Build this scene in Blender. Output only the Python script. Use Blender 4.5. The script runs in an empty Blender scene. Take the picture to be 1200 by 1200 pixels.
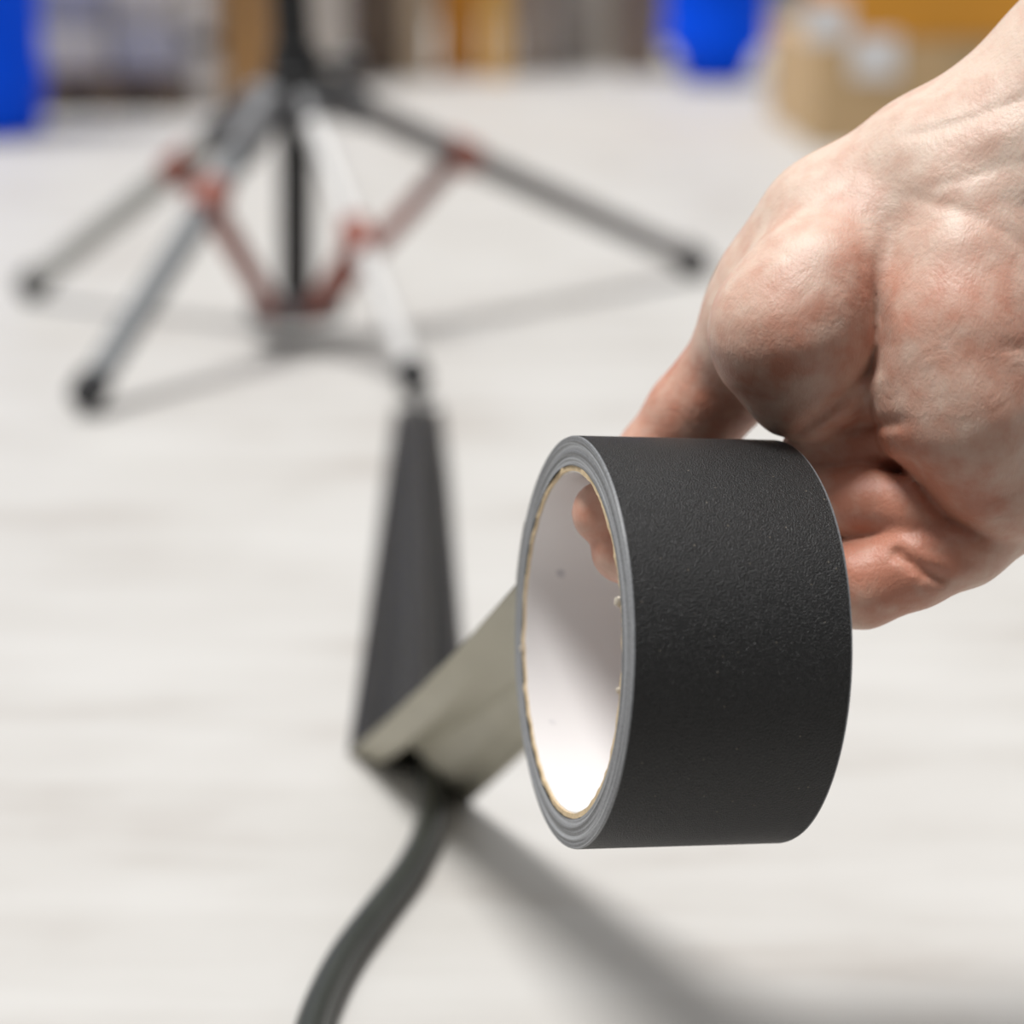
import bpy, bmesh, math, random
import numpy as np
from mathutils import Vector, Matrix, noise
random.seed(4); RNG = np.random.default_rng(7)
C = bpy.context.scene.collection
sc = bpy.context.scene

# ---------------------------------------------------------------- camera
F = 2500.0; PITCH = math.atan(0.28); CAMH = 0.289
cam_d = bpy.data.cameras.new('camera'); cam = bpy.data.objects.new('camera', cam_d); C.objects.link(cam)
cam.location = (0, 0, CAMH); cam.rotation_euler = (math.pi/2 - PITCH, 0, 0)
cam_d.sensor_fit = 'HORIZONTAL'; cam_d.sensor_width = 24; cam_d.sensor_height = 24
cam_d.lens = 50; cam_d.clip_start = 0.02; cam_d.clip_end = 60
cam_d.dof.use_dof = True; cam_d.dof.focus_distance = 0.458; cam_d.dof.aperture_fstop = 4.5
sc.camera = cam
# ---------------------------------------------------------------- light
w = bpy.data.worlds.new('world'); sc.world = w; w.use_nodes = True
wn = w.node_tree.nodes; wl = w.node_tree.links      # a hall with its light in the ceiling: bright overhead and above the far end, dim behind the camera
w_tc = wn.new('ShaderNodeTexCoord'); w_sp = wn.new('ShaderNodeSeparateXYZ'); w_r = wn.new('ShaderNodeValToRGB')
wl.new(w_tc.outputs['Generated'], w_sp.inputs[0]); 
w_m = wn.new('ShaderNodeMath'); w_m.operation = 'MULTIPLY_ADD'; w_m.inputs[1].default_value = 0.45; w_m.use_clamp = True
wl.new(w_sp.outputs['Y'], w_m.inputs[0]); wl.new(w_sp.outputs['Z'], w_m.inputs[2]); wl.new(w_m.outputs[0], w_r.inputs['Fac'])
e = w_r.color_ramp.elements; e[0].position = 0.0; e[0].color = (0.05, 0.05, 0.05, 1); e[1].position = 0.75; e[1].color = (0.97, 0.985, 1.0, 1)
x = e.new(0.25); x.color = (0.30, 0.30, 0.30, 1)
wl.new(w_r.outputs['Color'], wn['Background'].inputs[0]); wn['Background'].inputs[1].default_value = 0.62
sun_d = bpy.data.lights.new('hall_light', 'SUN'); sun = bpy.data.objects.new('hall_light', sun_d); C.objects.link(sun)
sun_d.energy = 2.9; sun_d.angle = math.radians(17); sun_d.color = (1.0, 0.985, 0.965)
sun.rotation_euler = Vector((-0.25, -0.09, 1.0)).to_track_quat('Z', 'Y').to_euler()
sc.view_settings.view_transform = 'Standard'; sc.view_settings.look = 'None'
sc.view_settings.gamma = 1; sc.view_settings.exposure = 0.34; sc.view_settings.use_curve_mapping = False

# ---------------------------------------------------------------- measuring helpers
RT = np.array([1.0, 0, 0]); DN = np.array([0, -math.sin(PITCH), -math.cos(PITCH)]); FW = np.array([0, math.cos(PITCH), -math.sin(PITCH)])
CO = np.array([0, 0, CAMH])
def P(px, py, d):
    return Vector(CO + d*(FW + RT*(px-600)/F + DN*(py-600)/F))
def G(px, py, h=0.0):
    r = FW + RT*(px-600)/F + DN*(py-600)/F
    return Vector(CO + r*((h-CAMH)/r[2]))
def camvec(x, y, z): return Vector(RT*x + DN*y + FW*z)

# ---------------------------------------------------------------- materials
def mat(name, col, rough=0.6, metal=0.0, spec=0.5, var=0.0, vscale=20, bump=0.0, bscale=200, coat=0.0, sheen=0.0, sss=0.0, detail=4):
    m = bpy.data.materials.new(name); m.use_nodes = True
    nt = m.node_tree; N = nt.nodes; L = nt.links; b = N['Principled BSDF']
    b.inputs['Base Color'].default_value = (*col, 1); b.inputs['Roughness'].default_value = rough
    b.inputs['Metallic'].default_value = metal; b.inputs['Specular IOR Level'].default_value = spec
    b.inputs['Coat Weight'].default_value = coat; b.inputs['Sheen Weight'].default_value = sheen
    b.inputs['Subsurface Weight'].default_value = sss
    tc = N.new('ShaderNodeTexCoord')
    if var:
        n = N.new('ShaderNodeTexNoise'); n.inputs['Scale'].default_value = vscale; n.inputs['Detail'].default_value = detail
        L.new(tc.outputs['Object'], n.inputs['Vector'])
        r = N.new('ShaderNodeValToRGB'); r.color_ramp.elements[0].position = 0.3; r.color_ramp.elements[1].position = 0.7
        r.color_ramp.elements[0].color = (*[c*(1-var) for c in col], 1); r.color_ramp.elements[1].color = (*[min(1, c*(1+var)) for c in col], 1)
        L.new(n.outputs['Fac'], r.inputs['Fac']); L.new(r.outputs['Color'], b.inputs['Base Color'])
    if bump:
        n2 = N.new('ShaderNodeTexNoise'); n2.inputs['Scale'].default_value = bscale; n2.inputs['Detail'].default_value = 3
        L.new(tc.outputs['Object'], n2.inputs['Vector'])
        bp = N.new('ShaderNodeBump'); bp.inputs['Strength'].default_value = 1.0; bp.inputs['Distance'].default_value = bump
        L.new(n2.outputs['Fac'], bp.inputs['Height']); L.new(bp.outputs['Normal'], b.inputs['Normal'])
    return m

# ---------------------------------------------------------------- object helpers
def build(name, verts, faces, mats, parent=None, smooth=True, mi=None, auto=None):
    off = parent_off(parent)
    me = bpy.data.meshes.new(name)
    me.from_pydata([tuple(Vector(v)-off) for v in verts], [], [tuple(int(i) for i in f) for f in faces])
    for m in (mats if isinstance(mats, (list, tuple)) else [mats]): me.materials.append(m)
    if mi is not None:
        for p, k in zip(me.polygons, mi): p.material_index = k
    if smooth: me.polygons.foreach_set('use_smooth', [True]*len(me.polygons))
    me.update()
    o = bpy.data.objects.new(name, me); C.objects.link(o)
    if parent: o.parent = parent
    if smooth and auto:
        es = o.modifiers.new('split', 'EDGE_SPLIT'); es.split_angle = math.radians(auto)
    return o
def parent_off(p):
    v = Vector((0, 0, 0))
    while p: v = v + p.location; p = p.parent
    return v
def from_bm(name, bm, mats, parent=None, smooth=True, auto=35):
    bmesh.ops.recalc_face_normals(bm, faces=bm.faces)
    bm.verts.ensure_lookup_table(); bm.verts.index_update()
    vs = [v.co.copy() for v in bm.verts]; fs = [[v.index for v in f.verts] for f in bm.faces]
    bm.free(); return build(name, vs, fs, mats, parent, smooth, auto=auto)
def thing(name, label, cat, loc, group=None):
    o = bpy.data.objects.new(name, None); C.objects.link(o); o.location = loc; o.empty_display_size = 0.02
    o['label'] = label; o['category'] = cat
    if group: o['group'] = group
    return o
def tube(bm, pts, radii, seg=16, cap=True, flat=None):
    """rings of the given radii swept along points; flat=(vector, factor) squashes the ring along a vector"""
    pts = [Vector(p) for p in pts]
    if not isinstance(radii, (list, tuple)): radii = [radii]*len(pts)
    rings = []; up = Vector((0, 0, 1))
    t0 = (pts[1]-pts[0]).normalized()
    n = t0.cross(up);  n = n if n.length > 0.05 else t0.cross(Vector((0, 1, 0)))
    n.normalize()
    for i, p in enumerate(pts):
        t = (pts[min(i+1, len(pts)-1)]-pts[max(i-1, 0)]).normalized()
        n = (n - t*n.dot(t)).normalized(); b = t.cross(n)
        ring = []
        for k in range(seg):
            a = 2*math.pi*k/seg; v = (n*math.cos(a)+b*math.sin(a))*radii[i]
            if flat: v = v - flat[0]*(v.dot(flat[0])*(1-flat[1]))
            ring.append(bm.verts.new(p+v))
        rings.append(ring)
    for A, B in zip(rings, rings[1:]):
        for k in range(seg): bm.faces.new((A[k], A[(k+1) % seg], B[(k+1) % seg], B[k]))
    if cap: bm.faces.new(rings[0]); bm.faces.new(rings[-1])
def box(bm, cx, cy, z0, sx, sy, sz, bev=0.0, rz=0.0):
    r = bmesh.ops.create_cube(bm, size=1)['verts']
    M = Matrix.Translation((cx, cy, z0+sz/2)) @ Matrix.Rotation(rz, 4, 'Z') @ Matrix.Diagonal((sx, sy, sz, 1))
    bmesh.ops.transform(bm, matrix=M, verts=r)
    if bev:
        es = list({e for v in r for e in v.link_edges}); bmesh.ops.bevel(bm, geom=es, offset=bev, segments=2, affect='EDGES', profile=0.5)
def lathe(bm, prof, cx, cy, z0, seg=32, cap=True, sx=1, sy=1):
    rings = [[bm.verts.new((cx+sx*r*math.cos(2*math.pi*k/seg), cy+sy*r*math.sin(2*math.pi*k/seg), z0+z)) for k in range(seg)] for r, z in prof]
    for A, B in zip(rings, rings[1:]):
        for k in range(seg): bm.faces.new((A[k], A[(k+1) % seg], B[(k+1) % seg], B[k]))
    if cap: bm.faces.new(rings[0]); bm.faces.new(rings[-1])
def spline(pts, n):
    pts = [Vector(p) for p in pts]; out = []
    q = [pts[0]*2-pts[1]] + pts + [pts[-1]*2-pts[-2]]
    for i in range(1, len(q)-2):
        for k in range(n):
            t = k/n; a, b, c, d = q[i-1], q[i], q[i+1], q[i+2]
            out.append(0.5*((2*b)+(c-a)*t+(2*a-5*b+4*c-d)*t*t+(-a+3*b-3*c+d)*t**3))
    out.append(pts[-1]); return out

# ---------------------------------------------------------------- setting: floor and far wall
def floor_mat():
    m = mat('painted_concrete', (0.74, 0.725, 0.70), 0.55, spec=0.3)
    N = m.node_tree.nodes; L = m.node_tree.links; b = N['Principled BSDF']; tc = N['Texture Coordinate']
    n1 = N.new('ShaderNodeTexNoise'); n1.inputs['Scale'].default_value = 7; n1.inputs['Detail'].default_value = 6
    L.new(tc.outputs['Object'], n1.inputs['Vector'])
    mp = N.new('ShaderNodeMapping'); mp.inputs['Scale'].default_value = (6, 34, 1); mp.inputs['Rotation'].default_value = (0, 0, 0.25)
    L.new(tc.outputs['Object'], mp.inputs['Vector'])
    n2 = N.new('ShaderNodeTexNoise'); n2.inputs['Scale'].default_value = 1; n2.inputs['Detail'].default_value = 5; n2.inputs['Distortion'].default_value = 0.6
    L.new(mp.outputs['Vector'], n2.inputs['Vector'])
    ad = N.new('ShaderNodeMath'); ad.operation = 'MULTIPLY_ADD'; ad.inputs[1].default_value = 0.55
    ml = N.new('ShaderNodeMath'); ml.operation = 'MULTIPLY'; ml.inputs[1].default_value = 0.45
    L.new(n2.outputs['Fac'], ml.inputs[0]); L.new(n1.outputs['Fac'], ad.inputs[0]); L.new(ml.outputs[0], ad.inputs[2])
    r = N.new('ShaderNodeValToRGB'); e = r.color_ramp.elements
    e[0].position = 0.33; e[0].color = (0.40, 0.372, 0.345, 1); e[1].position = 0.60; e[1].color = (0.525, 0.512, 0.492, 1)
    x = e.new(0.46); x.color = (0.487, 0.471, 0.448, 1)
    L.new(ad.outputs[0], r.inputs['Fac']); L.new(r.outputs['Color'], b.inputs['Base Color'])
    bp = N.new('ShaderNodeBump'); bp.inputs['Distance'].default_value = 0.0006; L.new(n2.outputs['Fac'], bp.inputs['Height']); L.new(bp.outputs['Normal'], b.inputs['Normal'])
    return m
fl = build('floor', [(-6, 0.22, 0), (6, 0.22, 0), (6, 9, 0), (-6, 9, 0)], [(0, 1, 2, 3)], floor_mat(), smooth=False); fl['kind'] = 'structure'
bm = bmesh.new(); box(bm, 0, 6.3, 0, 12, 0.2, 3.2)
wb = from_bm('wall_back', bm, mat('wall_paint', (0.36, 0.33, 0.30), 0.8, var=0.1, vscale=3), smooth=False); wb['kind'] = 'structure'

# ---------------------------------------------------------------- background goods, standing on the floor far behind
M_card = mat('cardboard_tan', (0.60, 0.42, 0.23), 0.8, var=0.12, vscale=8)
M_card_or = mat('cardboard_orange', (0.70, 0.31, 0.03), 0.7, var=0.10, vscale=6)
M_card_br = mat('cardboard_brown', (0.40, 0.22, 0.08), 0.8, var=0.15, vscale=8)
M_flap = mat('packing_tape', (0.50, 0.36, 0.20), 0.35)
M_white = mat('white_plastic', (0.90, 0.88, 0.86), 0.45, var=0.04, vscale=20)
M_label = mat('paper_label', (0.82, 0.82, 0.84), 0.6)
M_blue = mat('blue_plastic', (0.0, 0.09, 0.98), 0.6, spec=0.1, var=0.08, vscale=5)
M_pallet = mat('dark_wood', (0.13, 0.09, 0.06), 0.8, var=0.35, vscale=25)
M_lilac = mat('wrapped_grey', (0.40, 0.40, 0.46), 0.5, var=0.15, vscale=10)
M_steel = mat('grey_steel', (0.12, 0.12, 0.125), 0.5, metal=0.1, var=0.1, vscale=20)
M_pgrey = mat('pale_grey_board', (0.58, 0.55, 0.52), 0.7, var=0.08, vscale=12)
M_tan = mat('tan_board', (0.48, 0.38, 0.27), 0.8, var=0.1, vscale=12)
M_yel = mat('yellow_wood', (0.72, 0.40, 0.07), 0.6, var=0.15, vscale=30)
M_dk = mat('dark_brown_board', (0.16, 0.12, 0.09), 0.8, var=0.2, vscale=15)

def span(x0, x1, yb):
    """left and right ends on the floor of an item whose foot line is at yb"""
    yb += 22; a = G(x0, yb); b = G(x1, yb); return (a.x+b.x)/2, a.y, abs(b.x-a.x)
def carton(name, x0, x1, yb, h, dep, m, label, cat='box', group=None, labels=(), rz=0.0, z=0):
    cx, cy, wd = span(x0, x1, yb)
    t = thing(name, label, cat, (cx, cy+dep/2, z), group)
    b = bmesh.new(); box(b, cx, cy+dep/2, z, wd, dep, h, 0.004, rz); from_bm('carton_body', b, m, t, smooth=False)
    b = bmesh.new(); box(b, cx, cy+dep/2, z+h, wd*0.18, dep*0.98, 0.001, 0, rz); box(b, cx, cy-0.0006, z+h-0.07, wd*0.18, 0.001, 0.07, 0, rz)
    from_bm('packing_tape', b, M_flap, t, smooth=False)
    for lx, ly, lw, lh in labels:
        q = G(lx, yb); r = P(lx, ly, 1) - cam.location; s = (cy-0.002)/r.y; zz = CAMH + r.z*s; xx = r.x*s
        b = bmesh.new(); box(b, xx, cy-0.0015, zz-lh/2, lw, 0.001, lh); from_bm('paper_label', b, M_label, t, smooth=False)
    return t
def drum(name, x0, x1, yb, h, m, label, tp=0.95):
    cx, cy, wd = span(x0, x1, yb); R = wd/2
    t = thing(name, label, 'drum', (cx, cy+R, 0))
    b = bmesh.new()
    lathe(b, [(R*(tp-0.09), 0), (R*tp, 0.012), (R*(tp+0.97)/2, 0.055), (R, 0.07), (R, 0.09), (R*0.97, 0.10), (R*0.98, h*0.45), (R, h*0.47), (R, h*0.5), (R*0.98, h*0.52), (R*0.97, h*0.95), (R*0.9, h)], cx, cy+R, 0, 40)
    from_bm('drum_body', b, m, t)
    b = bmesh.new(); lathe(b, [(R*0.93, h), (R*1.02, h), (R*1.02, h+0.03), (R*0.93, h+0.03), (R*0.9, h+0.012)], cx, cy+R, 0, 40); from_bm('lid', b, m, t)
    b = bmesh.new(); lathe(b, [(R*0.12, h+0.012), (R*0.12, h+0.035), (R*0.08, h+0.038)], cx+R*0.5, cy+R, 0, 16); from_bm('bung', b, M_white, t)
    return t
drum('plastic_drum', -200, 32, 148, 0.55, M_blue, 'blue plastic drum at the left edge of the hall floor')
drum('plastic_drum', 780, 906, 80, 0.45, M_blue, 'blue plastic drum standing left of the large orange brown cartons', 0.62)
# pallet with wrapped goods
cx, cy, wd = span(42, 214, 112)
t = thing('wooden_pallet', 'dark wooden pallet carrying grey wrapped packs beside the left blue drum', 'pallet', (cx, cy+0.2, 0))
for k in range(3):
    b = bmesh.new(); box(b, cx-wd/2+0.02+k*(wd-0.04)/2, cy+0.2, 0, 0.04, 0.4, 0.035); from_bm('bearer', b, M_pallet, t, smooth=False)
for k in range(4):
    b = bmesh.new(); box(b, cx, cy+0.04+k*0.107, 0.035, wd, 0.07, 0.012, 0.001); from_bm('deck_board', b, M_pallet, t, smooth=False)
pk = wd/2
for k in range(2):
    for j in range(3):
        q = bmesh.new(); box(q, cx-wd/2+pk*(k+0.5), cy+0.2, 0.0475+j*0.082, pk-0.006, 0.34, 0.08, 0.008)
        o = from_bm('wrapped_pack', q, M_lilac if (k+j) % 2 else M_pgrey, None, smooth=True)
        me = o.data; off = Vector((cx-wd/2+pk*(k+0.5), cy+0.2, 0.0475+j*0.082)); me.transform(Matrix.Translation(-off)); o.location = off
        o['label'] = '%s wrapped pack on the dark pallet, %s column, %s' % ('grey lilac' if (k+j) % 2 else 'pale grey', ('left', 'right')[k], ('at the bottom', 'in the middle', 'on top')[j]); o['category'] = 'package'
        o['group'] = 'wrapped packs on the pallet'
# grey steel post
cx, cy, wd = span(184, 206, 100)
t = thing('steel_post', 'slim grey steel post behind the pallet, left of the white pails', 'post', (cx, cy+0.02, 0))
b = bmesh.new(); box(b, cx, cy+0.32, 0, 0.04, 0.04, 1.0, 0.003); from_bm('upright', b, M_steel, t, smooth=False)
b = bmesh.new(); box(b, cx, cy+0.32, 0, 0.09, 0.09, 0.008, 0.001); from_bm('foot_plate', b, M_steel, t, smooth=False)
# white pails
cx, cy, wd = span(212, 258, 108)
for j in range(2):
    t = thing('plastic_pail', ('white plastic pail standing on the floor left of the brown carton', 'white plastic pail stacked on top of another white pail')[j], 'pail', (cx, cy+wd/2, j*0.112), 'white pails by the brown carton')
    b = bmesh.new(); R = wd/2
    lathe(b, [(R*0.84, 0), (R*0.86, 0.004), (R*0.97, 0.086), (R, 0.088), (R, 0.096)], cx, cy+R, j*0.112, 32); from_bm('pail_body', b, M_white, t)
    b = bmesh.new(); lathe(b, [(R, 0.096), (R*1.04, 0.090), (R*1.04, 0.106), (R*0.98, 0.108), (R*0.9, 0.112)], cx, cy+R, j*0.112, 32); from_bm('lid', b, M_steel, t)
carton('dark_carton', 186, 284, 52, 0.4, 0.2, M_dk, 'dark brown carton behind the two stacked white pails')
carton('tall_carton', 262, 316, 108, 0.42, 0.2, M_card_br, 'tall brown cardboard carton behind the tripod column, right of the white pails')
carton('grey_carton', 356, 404, 82, 0.35, 0.2, M_pgrey, 'grey carton just right of the black tripod column')
carton('dark_carton', 408, 470, 72, 0.35, 0.25, M_dk, 'dark brown carton between the grey carton and the tan board')
carton('tan_carton', 474, 500, 72, 0.4, 0.2, M_tan, 'narrow tan carton left of the orange crate')
carton('orange_carton', 514, 562, 68, 0.4, 0.25, M_card_or, 'narrow deep orange brown carton in the middle of the back row')
# plank stack
cx, cy, wd = span(568, 596, 72)
b = bmesh.new(); box(b, cx, cy+0.02, 0, wd, 0.03, 0.9, 0.002)
o = from_bm('upright_plank', b, M_yel, smooth=False); o.data.transform(Matrix.Translation((-cx, -cy-0.02, 0))); o.location = (cx, cy+0.02, 0)
o['label'] = 'yellow wooden plank standing upright beside the narrow orange carton'; o['category'] = 'plank'
carton('brown_grey_carton', 600, 644, 66, 0.35, 0.25, mat('board_a', (0.34, 0.29, 0.24), 0.8, var=0.1, vscale=9), 'dull brown grey carton right of the yellow plank')
carton('pale_carton', 648, 720, 58, 0.35, 0.25, M_pgrey, 'pale grey carton in the back row, left of the dark brown one by the drum', labels=())
carton('umber_carton', 724, 776, 66, 0.35, 0.3, mat('board_b', (0.25, 0.19, 0.14), 0.8, var=0.1, vscale=9), 'dark umber carton touching distance left of the blue drum')
# large cartons on the right: tan one below, orange one on top
carton('large_carton', 952, 1330, 152, 0.135, 0.5, M_card, 'large tan cardboard carton at right under the orange carton')
t = carton('large_orange_carton', 990, 1320, 152, 0.35, 0.45, M_card_or, 'large orange brown carton lying on top of the tan carton', z=0.1365, labels=((1026, 66, 0.06, 0.055), (968, 26, 0.06, 0.05)))

# ---------------------------------------------------------------- lighting stand with four legs
M_blk = mat('black_metal', (0.012, 0.012, 0.013), 0.4, spec=0.5)
M_rub = mat('black_rubber', (0.018, 0.018, 0.02), 0.7)
M_leg = mat('grey_metal', (0.17, 0.18, 0.19), 0.45, metal=0.0)
M_silver = mat('silver_metal', (0.36, 0.36, 0.345), 0.45)
M_pale = mat('pale_silver_metal', (0.60, 0.59, 0.58), 0.4)
M_dgrey = mat('dark_grey_metal', (0.12, 0.12, 0.125), 0.45, metal=0.2)
M_cop = mat('copper_red_metal', (0.27, 0.085, 0.06), 0.5, metal=0.1)
foot = {'A': G(32, 352), 'B': G(97, 488), 'C': G(489, 468), 'D': G(822, 322)}
base = G(352, 402)
st = thing('light_stand', 'black lighting stand with grey legs and copper red braces on the pale floor', 'tripod stand', base)
def at_col(y, dx=0, dz=0.0):      # a point on the stand's column, whose depth is that of its floor point
    r = P(347+dx, y, 1)-cam.location; s = base.y/r.y
    return cam.location + r*s + Vector((0, dz, 0))
hub = at_col(108); bot = at_col(360); top = at_col(-330, -20)
b = bmesh.new(); tube(b, [at_col(352), hub], 0.0120, 20); from_bm('lower_column', b, M_blk, st)
b = bmesh.new(); tube(b, [hub, at_col(60, -3), at_col(-40, -9), at_col(-170, -14), top], [0.0135, 0.0135, 0.013, 0.013, 0.013], 24); from_bm('upper_column', b, M_blk, st)
b = bmesh.new(); d = (top-hub).normalized()
tube(b, [hub-d*0.022, hub-d*0.020, hub+d*0.012, hub+d*0.016, hub+d*0.03, hub+d*0.032], [0.016, 0.019, 0.021, 0.018, 0.0175, 0.014], 28); from_bm('hub_collar', b, M_blk, st)
kb = hub+d*0.02
b = bmesh.new(); tube(b, [kb, kb+Vector((0.03, -0.005, 0.0)), kb+Vector((0.032, -0.005, 0)), kb+Vector((0.045, -0.006, 0))], [0.004, 0.004, 0.010, 0.010], 14); from_bm('clamp_knob', b, M_blk, st)
b = bmesh.new(); lathe(b, [(0.010, -0.008), (0.026, -0.008), (0.034, -0.006), (0.034, 0.002), (0.026, 0.004), (0.010, 0.010)], bot.x, bot.y, bot.z, 28); from_bm('bottom_collar', b, M_dgrey, st)
def leg(key, m, hx, r0, brace_px, kl=0.07):
    f = foot[key]; f = Vector((f.x, f.y, 0.009)); start = hub+hx
    o = bmesh.new(); L = f-start; dr = L.normalized()
    tube(o, [start, start+L*0.03, start+L*0.5, start+L*0.97], [r0*0.9, r0, r0, r0*0.95], 16)
    lg = from_bm('leg', o, m, st)
    o = bmesh.new(); tube(o, [start+L*0.93, start+L*0.935, start+L*0.985, f], [r0*1.0, r0*1.22, r0*1.25, r0*1.0], 16); from_bm('rubber_foot', o, M_rub, lg)
    o = bmesh.new(); tube(o, [start-L*0.02, start+L*0.0, start+L*kl, start+L*(kl+0.01)], [r0*0.8, r0*1.45, r0*1.35, r0*1.0], 16); from_bm('knuckle', o, M_dgrey, lg)
    t_ = brace_px; q = start+L*t_; hz = Vector((L.x, L.y, 0)).normalized(); p0 = bot+hz*0.028
    side = dr.cross(Vector((0, 0, 1))).normalized()
    o = bmesh.new(); tube(o, [p0, q], 0.0078, 12, flat=(hz, 0.7)); from_bm('brace', o, M_cop, st)
    o = bmesh.new(); tube(o, [q-side*0.013, q+side*0.013], 0.0045, 12); from_bm('brace_pin', o, M_cop, st)
    o = bmesh.new(); tube(o, [q-dr*0.014, q-dr*0.012, q+dr*0.012, q+dr*0.014], [r0*1.05, r0*1.3, r0*1.3, r0*1.05], 16); from_bm('leg_clamp', o, M_cop, st)
leg('A', M_silver, Vector((-0.02, 0.012, -0.004)), 0.0098, 0.33, 0.20)
leg('B', M_leg, Vector((-0.014, -0.016, -0.004)), 0.0090, 0.36, 0.20)
leg('C', M_pale, Vector((0.008, -0.020, -0.006)), 0.0080, 0.50)
leg('D', M_dgrey if False else mat('mid_grey_metal', (0.19, 0.18, 0.178), 0.45), Vector((0.02, 0.012, -0.002)), 0.0102, 0.31)

# ---------------------------------------------------------------- roll of black tape, its strip stuck down over the cord
D0 = 0.478; TH = math.radians(15.0); RO, RI, RC, LT = 0.0455, 0.0374, 0.0389, 0.0480
ax = camvec(math.cos(TH), 0.012, math.sin(TH)).normalized(); e_bk = camvec(-math.sin(TH), 0, math.cos(TH)); e_up = e_bk.cross(ax).normalized()
if e_up.z < 0: e_up = -e_up
RCEN = P(786, 751, D0)
def rp(s, phi, r):   # s along the axis (minus = open face near the camera), phi 0 = top, 90 deg = far side
    return RCEN + ax*s + (e_up*math.cos(phi)+e_bk*math.sin(phi))*r

def tape_cloth():
    m = mat('black_cloth_tape', (0.010, 0.0097, 0.0097), 0.44, spec=0.42, sheen=0.07)
    N = m.node_tree.nodes; L = m.node_tree.links; b = N['Principled BSDF']; tc = N['Texture Coordinate']
    b.inputs['Sheen Roughness'].default_value = 0.35
    n = N.new('ShaderNodeTexNoise'); n.inputs['Scale'].default_value = 2900; n.inputs['Detail'].default_value = 1.5; n.inputs['Roughness'].default_value = 0.6; L.new(tc.outputs['Object'], n.inputs['Vector'])
    bp = N.new('ShaderNodeBump'); bp.inputs['Distance'].default_value = 0.00038; bp.inputs['Strength'].default_value = 1.0
    L.new(n.outputs['Fac'], bp.inputs['Height']); L.new(bp.outputs['Normal'], b.inputs['Normal'])
    v = N.new('ShaderNodeTexVoronoi'); v.inputs['Scale'].default_value = 330; L.new(tc.outputs['Object'], v.inputs['Vector'])
    lt = N.new('ShaderNodeMath'); lt.operation = 'LESS_THAN'; lt.inputs[1].default_value = 0.055; L.new(v.outputs['Distance'], lt.inputs[0])
    wn = N.new('ShaderNodeTexNoise'); wn.inputs['Scale'].default_value = 60; L.new(tc.outputs['Object'], wn.inputs['Vector'])
    mx = N.new('ShaderNodeMix'); mx.data_type = 'RGBA'; L.new(lt.outputs[0], mx.inputs['Factor'])
    mx.inputs['A'].default_value = (0.010, 0.0097, 0.0097, 1); mx.inputs['B'].default_value = (0.20, 0.17, 0.13, 1)
    L.new(mx.outputs['Result'], b.inputs['Base Color'])
    return m
M_tape = tape_cloth()
def edge_mat():
    m = mat('tape_layers', (0.2, 0.21, 0.22), 0.5, spec=0.5)
    N = m.node_tree.nodes; L = m.node_tree.links; b = N['Principled BSDF']
    a = N.new('ShaderNodeAttribute'); a.attribute_name = 'layer'; tc = N['Texture Coordinate']
    n = N.new('ShaderNodeTexNoise'); n.inputs['Scale'].default_value = 2200; L.new(tc.outputs['Object'], n.inputs['Vector'])
    s = N.new('ShaderNodeMath'); s.operation = 'ADD'; L.new(a.outputs['Fac'], s.inputs[0])
    k = N.new('ShaderNodeMath'); k.operation = 'MULTIPLY_ADD'; k.inputs[1].default_value = 0.9; k.inputs[2].default_value = -0.45
    L.new(n.outputs['Fac'], k.inputs[0]); L.new(k.outputs[0], s.inputs[1])
    r = N.new('ShaderNodeValToRGB'); r.color_ramp.elements[0].color = (0.09, 0.092, 0.097, 1); r.color_ramp.elements[1].color = (0.34, 0.35, 0.365, 1)
    L.new(s.outputs[0], r.inputs['Fac']); L.new(r.outputs['Color'], b.inputs['Base Color'])
    return m
M_edge = edge_mat()
M_kraft = mat('kraft_card', (0.62, 0.48, 0.30), 0.85, var=0.15, vscale=900)
def liner_mat():
    m = mat('white_core_paper', (0.80, 0.78, 0.77), 0.22, spec=0.55, coat=0.25)
    N = m.node_tree.nodes; L = m.node_tree.links; b = N['Principled BSDF']; tc = N['Texture Coordinate']
    n = N.new('ShaderNodeTexNoise'); n.inputs['Scale'].default_value = 95; n.inputs['Detail'].default_value = 1; L.new(tc.outputs['Object'], n.inputs['Vector'])
    r = N.new('ShaderNodeValToRGB'); r.color_ramp.elements[0].position = 0.24; r.color_ramp.elements[0].color = (0.30, 0.30, 0.36, 1)
    r.color_ramp.elements[1].position = 0.31; r.color_ramp.elements[1].color = (0.78, 0.76, 0.755, 1)
    L.new(n.outputs['Fac'], r.inputs['Fac']); L.new(r.outputs['Color'], b.inputs['Base Color'])
    return m
M_liner = liner_mat()
M_adh = mat('olive_adhesive', (0.50, 0.475, 0.385), 0.5, spec=0.4, var=0.05, vscale=60)

roll = thing('tape_roll', 'roll of black cloth tape held by the hand, its strip running down to the floor', 'tape roll', G(480, 905))
SEG = 256
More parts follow.
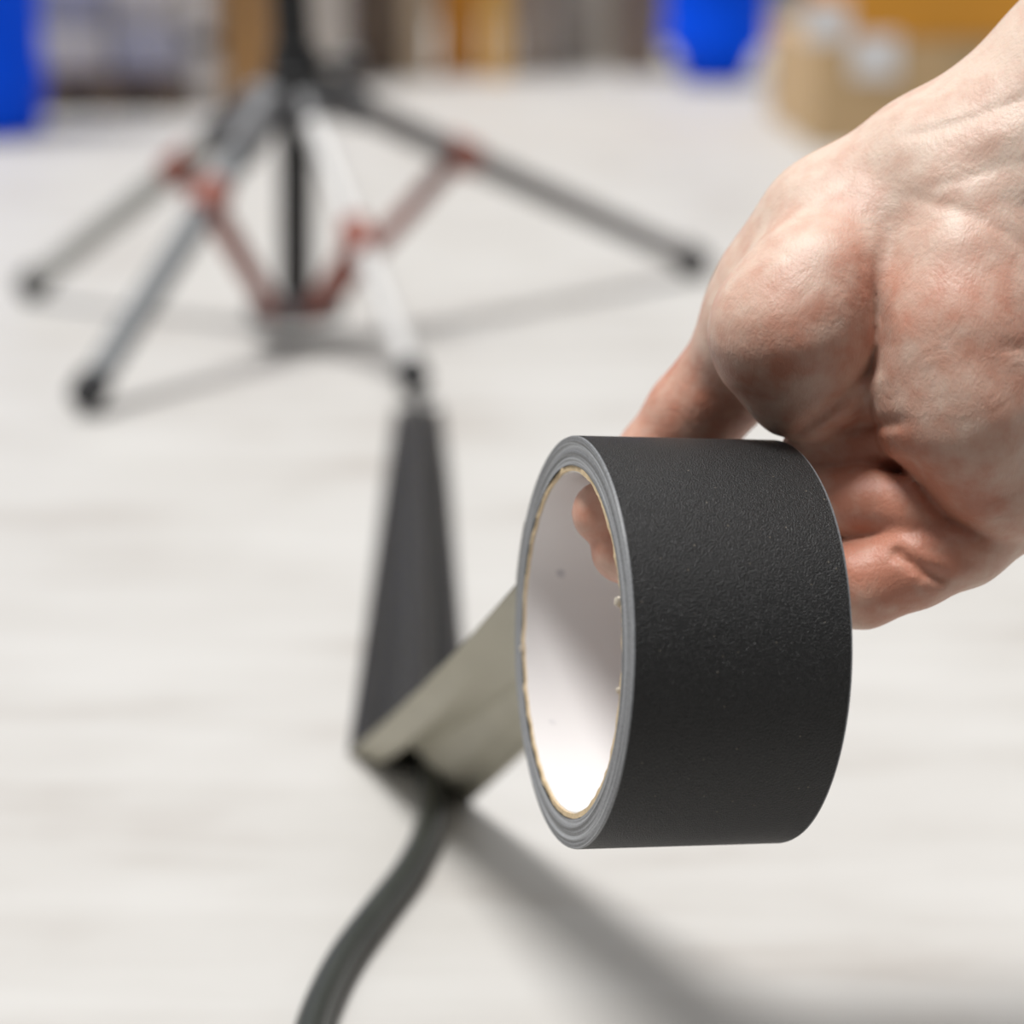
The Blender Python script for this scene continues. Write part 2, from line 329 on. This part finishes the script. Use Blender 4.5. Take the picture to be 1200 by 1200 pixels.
# wound tape: outer face, two ringed end faces
NR = 34; V = []; Fc = []; MI = []; LAY = []
offs = []
zz = 0.0
for k in range(NR+1):
    zz = 0.6*zz + RNG.normal(0, 0.00007); offs.append(zz)
rl = [RC + (RO-RC)*k/NR for k in range(NR+1)]
lay = RNG.uniform(0.15, 0.95, NR+1)
for side in (-1, 1):
    for k in range(NR+1):
        ee = 0.0003 if k == NR else 0.0
        for j in range(SEG):
            a = 2*math.pi*j/SEG
            wob = 0.00012*math.sin(3*a+k*0.5)+0.00008*math.sin(7*a+k)
            V.append(rp(side*(LT/2+offs[k]*side*0+wob*0.6-ee+offs[k]*0.8), a, rl[k]-(0.0001 if k == NR else 0)))
            LAY.append(min(1, max(0, lay[k]*0.75+0.2*math.sin(a*2+k*0.35)+0.1)))
base1 = (NR+1)*SEG
for s_ in range(2):
    for k in range(NR):
        for j in range(SEG):
            A = s_*base1+k*SEG+j; B = s_*base1+k*SEG+(j+1) % SEG; q = (A, B, B+SEG, A+SEG)
            Fc.append(q if s_ else q[::-1]); MI.append(1)
NB = 10; st0 = len(V)
for i in range(NB+1):
    s = -LT/2+0.0006+(LT-0.0012)*i/NB
    for j in range(SEG):
        V.append(rp(s, 2*math.pi*j/SEG, RO)); LAY.append(0)
for i in range(NB):
    for j in range(SEG):
        A = st0+i*SEG+j; B = st0+i*SEG+(j+1) % SEG; Fc.append((A, A+SEG, B+SEG, B)[::-1]); MI.append(0)
for j in range(SEG):
    j2 = (j+1) % SEG
    Fc.append((NR*SEG+j, NR*SEG+j2, st0+j2, st0+j)[::-1]); MI.append(1)
    Fc.append((base1+NR*SEG+j, base1+NR*SEG+j2, st0+NB*SEG+j2, st0+NB*SEG+j)); MI.append(1)
wt = build('wound_tape', V, Fc, [M_tape, M_edge], roll, True, MI, auto=50)
at_ = wt.data.attributes.new('layer', 'FLOAT', 'POINT'); at_.data.foreach_set('value', LAY)
def ring_tube(name, r0, r1, half, m, ragged=0.0, taper=0.0):
    V = []; Fc = []; n = 4
    prof = [(r0, -half), (r1, -half), (r1, half), (r0, half)]
    for j in range(SEG):
        a = 2*math.pi*j/SEG; jg = ragged*noise.noise(Vector((math.cos(a)*9, math.sin(a)*9, r0*50)))+ragged*0.6*noise.noise(Vector((math.cos(a)*40, math.sin(a)*40, 1)))
        for r, s in prof: V.append(rp(s-(jg if s < 0 else 0), a, r))
    for j in range(SEG):
        for k in range(n):
            Fc.append((j*n+k, j*n+(k+1) % n, ((j+1) % SEG)*n+(k+1) % n, ((j+1) % SEG)*n+k))
    return build(name, V, Fc, m, roll, True, auto=30)
ring_tube('card_core', RI+0.00035, RC, LT/2-0.0002, M_kraft, 0.00035)
ring_tube('core_lining', RI, RI+0.00035, LT/2-0.0006, M_liner, 0.0002)
# small flecks of torn paper on the front rim
M_fibre = mat('paper_fibre', (0.8, 0.72, 0.6), 0.9)
for a, s in ((math.radians(96), 0.0006), (math.radians(-74), 0.0009), (math.radians(-102), 0.0006)):
    b = bmesh.new(); c = rp(-LT/2-0.0003, a, RI+0.0006)
    for v in bmesh.ops.create_icosphere(b, subdivisions=1, radius=s)['verts']: v.co = c + Vector((v.co.x, v.co.y*0.5, v.co.z*1.4))+Vector((random.uniform(-1, 1), 0, random.uniform(-1, 1)))*s*0.4
    from_bm('torn_paper_fleck', b, M_fibre, roll)

# the strip on the floor
def lerp_tab(tab, y):
    for (y0, x0), (y1, x1) in zip(tab, tab[1:]):
        if y <= y1: return x0+(x1-x0)*(y-y0)/(y1-y0)
    return tab[-1][1]
NU, NV = 40, 60
def hump(u, v):     # u across, v along (0 near, 1 far)
    c = 0.50+0.05*math.sin(v*5)
    c = 0.585+0.02*math.sin(v*5); ss = lambda x: (lambda y: y*y*(3-2*y))(max(0.0, min(1.0, x)))
    h = 0.0112*(ss((u-c+0.36)/0.32) if u < c else ss((c+0.15-u)/0.13)) + 0.0012*math.exp(-((u-0.12)/0.1)**2)*math.sin(v*9+1)
    h += 0.0036*math.exp(-((u-0.90)/0.06)**2)
    h += 0.0010*noise.noise(Vector((u*5, v*7, 3)))
    edge = min(u, 1-u)/0.06
    return max(0.0, h)*min(1, edge) + 0.0004
Lp = [(478, 463), (570, 450), (700, 433), (800, 420), (884, 408)]
Rp = [(480, 518), (570, 528), (700, 538), (800, 545), (942, 551)]
V = []; rows = []
for i in range(NV+1):
    v = i/NV; g = v**0.8
    yl = 884+(479-884)*g; yr = 942+(481-942)*g
    A = G(lerp_tab(Lp, yl), yl); B = G(lerp_tab(Rp, yr), yr); row = []
    for j in range(NU+1):
        u = j/NU; p = A.lerp(B, u); p = Vector((p.x, p.y, hump(u, v))); 
        if v > 0.97: p.z *= 0.8
        row.append(len(V)); V.append(p)
    rows.append(row)
fold = [V[k].copy() for k in rows[0]]
def ribbon(name, V, rows, mt, mb, thick=0.0003):
    n = len(V); nr = [None]*n
    me_v = [Vector(v) for v in V]
    R_, K_ = len(rows), len(rows[0])
    for i in range(R_):
        for j in range(K_):
            a = me_v[rows[min(i+1, R_-1)][j]]-me_v[rows[max(i-1, 0)][j]]; b = me_v[rows[i][min(j+1, K_-1)]]-me_v[rows[i][max(j-1, 0)]]
            nr[rows[i][j]] = b.cross(a).normalized()
    V2 = me_v + [p+q*thick for p, q in zip(me_v, nr)]
    Fc, MI = [], []
    for i in range(R_-1):
        for j in range(K_-1):
            q = (rows[i][j], rows[i][j+1], rows[i+1][j+1], rows[i+1][j])
            Fc.append(q[::-1]); MI.append(1); Fc.append(tuple(k+n for k in q)); MI.append(0)
    per = [rows[0][j] for j in range(K_)] + [rows[i][-1] for i in range(1, R_)] + [rows[-1][j] for j in range(K_-2, -1, -1)] + [rows[i][0] for i in range(R_-2, 0, -1)]
    for a, b in zip(per, per[1:]+per[:1]): Fc.append((a, b, b+n, a+n)); MI.append(0)
    return build(name, V2, Fc, [mt, mb], roll, True, MI, auto=60)
o = ribbon('floor_strip', V, rows, M_tape, M_adh); o['label'] = 'black cloth side of the strip stuck flat on the floor over the cord'
# the strip pulled up to the far side of the roll; its sticky side shows
ends = []
for j in range(NU+1):
    u = j/NU; s = -LT/2+LT*u
    Fp = fold[j]-RCEN; pu, pb = Fp.dot(e_up), Fp.dot(e_bk); dist = math.hypot(pu, pb); ang = math.atan2(pb, pu)
    phi = math.radians(76)     # peeled off the far side of the roll
    ends.append((s, phi))
print('TANGENT', [round(math.degrees(x[1]), 1) for x in (ends[0], ends[NU//2], ends[-1])], 'len', (rp(ends[20][0], ends[20][1], RO)-fold[20]).length)
V = []; rows = []
NL = 44; NW = 14
for i in range(NL+1):
    t_ = i/NL; row = []
    for j in range(NU+1):
        u = j/NU; E = rp(ends[j][0], ends[j][1], RO+0.0003); p = fold[j].lerp(E, t_)
        nrm = (rp(0, 0, 0)-E).normalized()*-1
        r = 0.0016*math.sin(u*9+0.8)*math.sin(math.pi*min(1, t_*1.0))**0.8*(1-0.35*t_) + 0.0009*math.sin(u*19+t_*3)*math.sin(math.pi*t_)
        sag = -0.004*math.sin(math.pi*t_)
        # a tight round bend where the strip leaves the floor
        p = p + nrm*(r+sag) + Vector((0, -0.0022, 0.0012))*math.exp(-(t_/0.05)**2)*0
        row.append(len(V)); V.append(p)
    rows.append(row)
for i in range(1, NW+1):
    row = []
    for j in range(NU+1):
        row.append(len(V)); V.append(rp(ends[j][0], ends[j][1]-math.radians(1.5)*i, RO+0.0003*(1-i/NW)+0.00012))
    rows.append(row)
o = ribbon('lifted_strip', V, [r[::-1] for r in rows], M_tape, M_adh, 0.0002)
o['label'] = 'pulled up length of the strip showing its olive sticky side'
# ---------------------------------------------------------------- the cord under the strip
cpx = [(488, 476), (492, 560), (492, 660), (494, 760), (500, 860), (508, 930), (500, 975), (478, 1020), (440, 1070), (405, 1118), (380, 1165), (362, 1215), (345, 1290), (290, 1420), (120, 1640), (-260, 1900), (-900, 2150)]
RCB = 0.0046
cpts = spline([G(x, y, RCB) for x, y in cpx[:-2]], 10)
b = bmesh.new(); 
def twin(bm, pts, r, seg=22):
    rings = []
    for i, p in enumerate(pts):
        t = (pts[min(i+1, len(pts)-1)]-pts[max(i-1, 0)]).normalized(); n = Vector((0, 0, 1)); sd = t.cross(n).normalized()
        tw = 0.5+0.5*math.sin(i*0.05); ring = []
        for k in range(seg):
            a = 2*math.pi*k/seg; rr = r*(1-0.20*math.exp(-((math.cos(a-1.15))/0.16)**2)*(1 if math.sin(a-1.15) > 0 else 0))
            ring.append(bm.verts.new(p+(sd*math.cos(a)+n*math.sin(a))*rr*1.0))
        rings.append(ring)
    for A, B in zip(rings, rings[1:]):
        for k in range(seg): bm.faces.new((A[k], A[(k+1) % seg], B[(k+1) % seg], B[k]))
    bm.faces.new(rings[0]); bm.faces.new(rings[-1])
twin(b, cpts, RCB)
M_cord = mat('black_cord', (0.030, 0.034, 0.030), 0.38, spec=0.6, var=0.2, vscale=60)
o = from_bm('power_cord', b, M_cord); off = Vector(cpts[0]); off.z = 0; o.data.transform(Matrix.Translation(-off)); o.location = off
o['label'] = 'black power cord snaking out from under the tape strip across the floor'; o['category'] = 'cord'

# ---------------------------------------------------------------- the hand: one continuous surface from a distance field
H = 0.0008
def cf(px, py, dmm): d = D0 + dmm/1000.0; return np.array([(px-600)/F*d, (py-600)/F*d, d])
lo = np.array([0.0078, -0.205, D0-0.048]); hi = np.array([0.262, 0.032, D0+0.072])
dims = np.ceil((hi-lo)/H).astype(int)
fld = np.full(dims, 0.02, np.float32)
AX = [lo[i]+np.arange(dims[i])*H for i in range(3)]
def sub(pts, rs, mg):
    mn = np.min([p-r for p, r in zip(pts, rs)], axis=0)-mg; mx = np.max([p+r for p, r in zip(pts, rs)], axis=0)+mg
    a = np.maximum(0, np.floor((mn-lo)/H).astype(int)); b = np.minimum(dims, np.ceil((mx-lo)/H).astype(int)+1)
    return tuple(slice(int(x), int(y)) for x, y in zip(a, b))
def grid(sl):
    return (AX[0][sl[0]].astype(np.float32)[:, None, None], AX[1][sl[1]].astype(np.float32)[None, :, None], AX[2][sl[2]].astype(np.float32)[None, None, :])
def smin(a, b, k):
    h = np.clip(0.5+0.5*(b-a)/k, 0, 1); return b*(1-h)+a*h-k*h*(1-h)
def seg_add(field, p0, r0, p1, r1, k):
    sl = sub([p0, p1], [r0, r1], k+0.004); X, Y, Z = grid(sl)
    d = p1-p0; L2 = float(d@d) + 1e-12
    t = np.clip(((X-p0[0])*d[0]+(Y-p0[1])*d[1]+(Z-p0[2])*d[2])/L2, 0, 1)
    q = np.sqrt((X-p0[0]-t*d[0])**2+(Y-p0[1]-t*d[1])**2+(Z-p0[2]-t*d[2])**2)-(r0+(r1-r0)*t)
    field[sl] = smin(field[sl], q.astype(np.float32), k)
def chain(field, pts, k):
    P_ = [(cf(a, b, c), r/1000.0) for a, b, c, r in pts]
    if len(P_) == 1: P_ = P_*2
    for (p0, r0), (p1, r1) in zip(P_, P_[1:]): seg_add(field, p0, r0, p1, r1, k)
def merge(a, b, k):
    m = b < 0.0195; out = a.copy(); out[m] = smin(a[m], b[m], k); return out
def new(): return np.full(dims, 0.02, np.float32)

arm = new()
chain(arm, [(1112, 208, 6, 18), (1294, 76, 4, 20.3), (1620, -165, 0, 25), (1850, -400, 0, 27)], 0.010)
chain(arm, [(1195, 318, 4, 18), (1385, 190, 2, 21), (1680, -60, 0, 25), (1930, -270, 0, 27)], 0.010)
chain(arm, [(1150, 265, -2, 17), (1330, 125, -4, 20), (1640, -120, 0, 24), (1890, -330, 0, 27)], 0.010)
chain(arm, [(1118, 238, 1, 17.6), (1305, 98, -1, 20.5), (1620, -150, 0, 24)], 0.012)
chain(arm, [(1160, 288, 0, 17.8), (1355, 160, -1, 20.5), (1660, -90, 0, 24)], 0.012)
# thumb metacarpal side and back of hand
chain(arm, [(1105, 215, 10, 18), (985, 292, 12, 17), (912, 382, 18, 14)], 0.010)
chain(arm, [(1075, 205, 8, 13), (985, 270, 14, 14.5), (915, 350, 20, 13.5), (872, 410, 26, 11.5)], 0.010)
chain(arm, [(1130, 300, 12, 18), (1090, 430, 20, 16), (1110, 540, 22, 13)], 0.010)
chain(arm, [(1210, 340, 8, 19), (1215, 470, 12, 17), (1200, 560, 12, 13.5)], 0.010)
# thumb
th = new()
chain(th, [(940, 345, 22, 14), (893, 410, 26, 12.0), (850, 448, 33, 11.6), (814, 488, 38, 11.4), (772, 540, 42, 10.2), (752, 575, 44, 8.2)], 0.004)
arm = merge(arm, th, 0.004)
# ball of the thumb
tn = new()
chain(tn, [(1020, 285, 2, 14), (960, 345, -2, 16.5), (930, 388, -3, 17.0), (938, 448, 0, 12.8)], 0.006)
chain(tn, [(930, 396, -2, 16.8), (958, 440, 0, 13.0)], 0.006)
arm = merge(arm, tn, 0.0045)
# heel and outer edge of the palm
hp = new()
chain(hp, [(1135, 325, -6, 20), (1128, 400, -9, 19.5), (1132, 480, -10, 18), (1155, 560, -6, 14.5)], 0.008)
chain(hp, [(1150, 310, 2, 18), (1225, 350, 0, 19)], 0.012)
chain(hp, [(1215, 345, 0, 20), (1222, 450, -2, 19), (1215, 545, -1, 15.5)], 0.010)
# hollow of the palm and finger roots
hl = new()
chain(hl, [(1012, 400, 6, 14), (1015, 470, 9, 12), (1030, 520, 14, 9.5)], 0.006)
chain(hl, [(948, 522, 9, 6.5), (985, 524, 8, 6.8), (1040, 520, 4, 7.5), (1090, 520, 4, 9)], 0.004)
arm = merge(arm, hl, 0.003)
arm = merge(arm, hp, 0.003)
# fingers
fi = new(); chain(fi, [(1100, 525, 28, 10.5), (1000, 555, 24, 9.0), (900, 588, 18, 8.6), (800, 598, 10, 8.2), (709, 601, 1, 7.5)], 0.003)
arm = merge(arm, fi, 0.0015)
fm = new(); chain(fm, [(1120, 560, 22, 10.5), (1010, 600, 20, 9.2), (900, 640, 17, 8.6), (815, 655, 9, 8.2), (732, 645, 1, 7.6)], 0.003)
arm = merge(arm, fm, 0.0012)
fr = new(); chain(fr, [(1185, 590, 6, 11.5), (1130, 612, 0, 9.6), (1070, 596, -3, 8.2), (1015, 588, 0, 7.2), (950, 592, 5, 7.6), (880, 622, 9, 7.2)], 0.004)
arm = merge(arm, fr, 0.0016)
fp = new(); chain(fp, [(1190, 588, 2, 11), (1128, 634, -2, 9.8), (1070, 662, -4, 9.2), (1010, 684, -1, 9.4), (950, 690, 5, 8.2), (890, 690, 9, 7.2)], 0.004)
arm = merge(arm, fp, 0.0012)
# creases: shallow grooves along lines on the side that faces the camera
def groove(pts, width, depth, zmax=14):
    global arm
    Q = [cf(a, b, 0)[:2] for a, b in pts]
    mn = np.min(Q, axis=0)-0.006; mx = np.max(Q, axis=0)+0.006
    a = np.maximum(0, np.floor((mn-lo[:2])/H).astype(int)); b = np.minimum(dims[:2], np.ceil((mx-lo[:2])/H).astype(int))
    sl = (slice(int(a[0]), int(b[0])), slice(int(a[1]), int(b[1])), slice(0, int((D0+zmax/1000-lo[2])/H)))
    X = (AX[0][sl[0]])[:, None]; Y = (AX[1][sl[1]])[None, :]; best = np.full((X.shape[0], Y.shape[1]), 9.0); n = len(Q)-1; tt = np.zeros_like(best)
    for i in range(n):
        d = Q[i+1]-Q[i]; t = np.clip(((X-Q[i][0])*d[0]+(Y-Q[i][1])*d[1])/(d@d), 0, 1)
        q = np.hypot(X-Q[i][0]-t*d[0], Y-Q[i][1]-t*d[1]); m = q < best; best[m] = q[m]; tt[m] = ((i+t)/n)[m]
    fade = np.clip(np.minimum(tt, 1-tt)*6+0.15, 0, 1)
    # perspective is mild here, so the groove simply runs along the depth axis
    arm[sl] += (depth/1000*np.exp(-(best/(width/1000))**2)*fade)[:, :, None].astype(np.float32)
groove([(1016, 300), (1012, 350), (1018, 410), (1012, 436), (985, 462), (950, 492), (915, 514)], 1.6, 1.7)
groove([(1040, 232), (1062, 246), (1100, 262), (1150, 290), (1200, 330)], 1.2, 0.4)
groove([(1060, 236), (1100, 228), (1150, 212), (1210, 205)], 1.1, 0.35)
groove([(1040, 170), (1085, 165), (1140, 148), (1215, 122)], 1.1, 0.5)
groove([(960, 505), (1000, 500), (1046, 500)], 1.2, 1.0)
groove([(1020, 543), (1045, 548), (1064, 560), (1082, 590), (1105, 610), (1146, 628)], 1.5, 1.7)
groove([(1130, 418), (1165, 420), (1210, 424)], 1.1, 0.5)
groove([(1034, 643), (1046, 652), (1070, 668), (1100, 680)], 1.4, 1.9)
groove([(1070, 640), (1105, 652), (1130, 660)], 1.2, 0.5)
groove([(1000, 300), (995, 360), (990, 420)], 2.2, 0.5)
# veins / tendons of the wrist are slightly raised
groove([(1075, 200), (1140, 178), (1215, 155)], 2.6, -0.35)
groove([(1100, 245), (1160, 240), (1220, 238)], 2.4, -0.3)

def surface_nets(f):
    ins = f < 0
    nx, ny, nz = [s-1 for s in f.shape]
    cnt = np.zeros((nx, ny, nz), np.uint8)
    for i in (0, 1):
        for j in (0, 1):
            for k in (0, 1): cnt += ins[i:nx+i, j:ny+j, k:nz+k]
    cell = np.argwhere((cnt > 0) & (cnt < 8)); idx = np.full((nx, ny, nz), -1, np.int64); idx[tuple(cell.T)] = np.arange(len(cell))
    pos = np.zeros((len(cell), 3)); num = np.zeros(len(cell))
    cor = [(i, j, k) for i in (0, 1) for j in (0, 1) for k in (0, 1)]
    vals = {c: f[tuple((cell+np.array(c)).T)] for c in cor}
    for c in cor:
        for a in range(3):
            if c[a] == 0:
                c2 = list(c); c2[a] = 1; c2 = tuple(c2); v0, v1 = vals[c], vals[c2]; m = (v0 < 0) != (v1 < 0)
                t = np.where(m, v0/np.where(m, v0-v1, 1), 0)
                p = np.array(c, float)[None, :] + t[:, None]*(np.array(c2)-np.array(c))[None, :]
                pos[m] += p[m]; num[m] += 1
    pos = cell+pos/num[:, None]
    quads = []
    for a in range(3):
        b, c = (a+1) % 3, (a+2) % 3
        s0 = [slice(None)]*3; s1 = [slice(None)]*3; s0[a] = slice(0, -1); s1[a] = slice(1, None)
        A, B = ins[tuple(s0)], ins[tuple(s1)]; e = np.argwhere(A != B)
        e = e[(e[:, b] > 0) & (e[:, c] > 0) & (e[:, b] < f.shape[b]-1) & (e[:, c] < f.shape[c]-1)]
        fl = A[tuple(e.T)]
        def at2(db, dc):
            q = e.copy(); q[:, b] += db; q[:, c] += dc; return idx[tuple(q.T)]
        q = np.stack([at2(-1, -1), at2(0, -1), at2(0, 0), at2(-1, 0)], 1)
        q[~fl] = q[~fl][:, ::-1]; quads.append(q)
    return pos, np.concatenate(quads)
pos, quads = surface_nets(arm)
# even the surface out a little
N_ = len(pos); E = np.concatenate([quads[:, [0, 1]], quads[:, [1, 2]], quads[:, [2, 3]], quads[:, [3, 0]]]); E = np.concatenate([E, E[:, ::-1]])
deg = np.bincount(E[:, 0], minlength=N_)[:, None]
for lam in (0.55, 0.55, 0.5, 0.5):
    avg = np.stack([np.bincount(E[:, 0], weights=pos[E[:, 1], k], minlength=N_) for k in range(3)], 1)/np.maximum(deg, 1)
    pos = pos+lam*(avg-pos)
pc = lo + pos*H                                     # camera frame, metres
# soft cushions and mottling of real skin, from summed waves
def wav(p, s, seed):
    r = np.random.default_rng(seed); v = np.zeros(len(p))
    for _ in range(10):
        k = r.normal(0, 1, 3); k /= np.linalg.norm(k); v += np.sin(p@k*s*r.uniform(0.6, 1.6)+r.uniform(0, 6.28))
    return v/10
nrm_dir = np.zeros_like(pc)
ppx = 600+pc[:, 0]/pc[:, 2]*F; ppy = 600+pc[:, 1]/pc[:, 2]*F
pc[:, 2] += wav(pc, 420, 3)*0.0004
red = np.full(len(pc), 0.10)
def blob(x, y, s, a):
    global red
    red += a*np.exp(-((ppx-x)**2+(ppy-y)**2)/(2*s*s))
blob(935, 400, 66, 0.55); blob(1120, 345, 62, 0.40); blob(1180, 420, 75, 0.40); blob(1000, 260, 35, 0.2); blob(1040, 590, 60, 0.75); blob(1040, 680, 60, 0.7)
blob(800, 480, 60, 0.65); blob(1130, 620, 60, 0.45); blob(1010, 520, 50, 0.35); blob(720, 610, 60, 0.8); blob(1120, 530, 60, 0.1); blob(1000, 330, 40, 0.2)
red += 0.28*wav(pc, 260, 5)+0.30*wav(pc, 650, 8)
red = np.clip(red, 0, 1)
wv = CO[None, :] + pc[:, 0:1]*RT + pc[:, 1:2]*DN + pc[:, 2:3]*FW

def skin_mat():
    m = mat('skin', (0.62, 0.42, 0.33), 0.48, spec=0.42, sss=0.12)
    N = m.node_tree.nodes; L = m.node_tree.links; b = N['Principled BSDF']; tc = N['Texture Coordinate']
    b.inputs['Subsurface Radius'].default_value = (1.0, 0.35, 0.2); b.inputs['Subsurface Scale'].default_value = 0.003
    a = N.new('ShaderNodeAttribute'); a.attribute_name = 'redness'
    n = N.new('ShaderNodeTexNoise'); n.inputs['Scale'].default_value = 230; n.inputs['Detail'].default_value = 5; L.new(tc.outputs['Object'], n.inputs['Vector'])
    k = N.new('ShaderNodeMath'); k.operation = 'MULTIPLY_ADD'; k.inputs[1].default_value = 0.9; k.inputs[2].default_value = -0.45; L.new(n.outputs['Fac'], k.inputs[0])
    s = N.new('ShaderNodeMath'); s.operation = 'ADD'; L.new(a.outputs['Fac'], s.inputs[0]); L.new(k.outputs[0], s.inputs[1])
    r = N.new('ShaderNodeValToRGB'); e = r.color_ramp.elements; e[0].position = 0; e[0].color = (0.70, 0.54, 0.44, 1); e[1].position = 1; e[1].color = (0.52, 0.225, 0.15, 1)
    L.new(s.outputs[0], r.inputs['Fac']); L.new(r.outputs['Color'], b.inputs['Base Color'])
    mp = N.new('ShaderNodeMapping'); mp.inputs['Scale'].default_value = (1500, 1500, 420); mp.inputs['Rotation'].default_value = (0.2, 0.75, 0.0)
    L.new(tc.outputs['Object'], mp.inputs['Vector'])
    n1 = N.new('ShaderNodeTexNoise'); n1.inputs['Scale'].default_value = 1.0; n1.inputs['Detail'].default_value = 2; L.new(mp.outputs['Vector'], n1.inputs['Vector'])
    v = N.new('ShaderNodeTexVoronoi'); v.inputs['Scale'].default_value = 750; v.feature = 'DISTANCE_TO_EDGE'; L.new(tc.outputs['Object'], v.inputs['Vector'])
    n3 = N.new('ShaderNodeTexNoise'); n3.inputs['Scale'].default_value = 140; n3.inputs['Detail'].default_value = 4; n3.inputs['Distortion'].default_value = 1.2; L.new(tc.outputs['Object'], n3.inputs['Vector'])
    b1 = N.new('ShaderNodeBump'); b1.inputs['Distance'].default_value = 0.00010; L.new(n1.outputs['Fac'], b1.inputs['Height'])
    b2 = N.new('ShaderNodeBump'); b2.inputs['Distance'].default_value = 0.00006; L.new(v.outputs['Distance'], b2.inputs['Height']); L.new(b1.outputs['Normal'], b2.inputs['Normal'])
    b3 = N.new('ShaderNodeBump'); b3.inputs['Distance'].default_value = 0.0003; L.new(n3.outputs['Fac'], b3.inputs['Height']); L.new(b2.outputs['Normal'], b3.inputs['Normal'])
    L.new(b3.outputs['Normal'], b.inputs['Normal'])
    return m
org = P(1160, 280, D0)
me = bpy.data.meshes.new('person'); me.from_pydata([tuple(v) for v in (wv-np.array(org))], [], quads.tolist())
me.materials.append(skin_mat()); me.polygons.foreach_set('use_smooth', [True]*len(me.polygons)); me.update()
ar = me.attributes.new('redness', 'FLOAT', 'POINT'); ar.data.foreach_set('value', red.astype(np.float32))
bmn = bmesh.new(); bmn.from_mesh(me); bmesh.ops.recalc_face_normals(bmn, faces=bmn.faces); bmn.to_mesh(me); bmn.free()
hand = bpy.data.objects.new('person', me); C.objects.link(hand); hand.location = org
hand['label'] = 'bare hand and forearm of a person reaching in and gripping the tape roll'; hand['category'] = 'person'
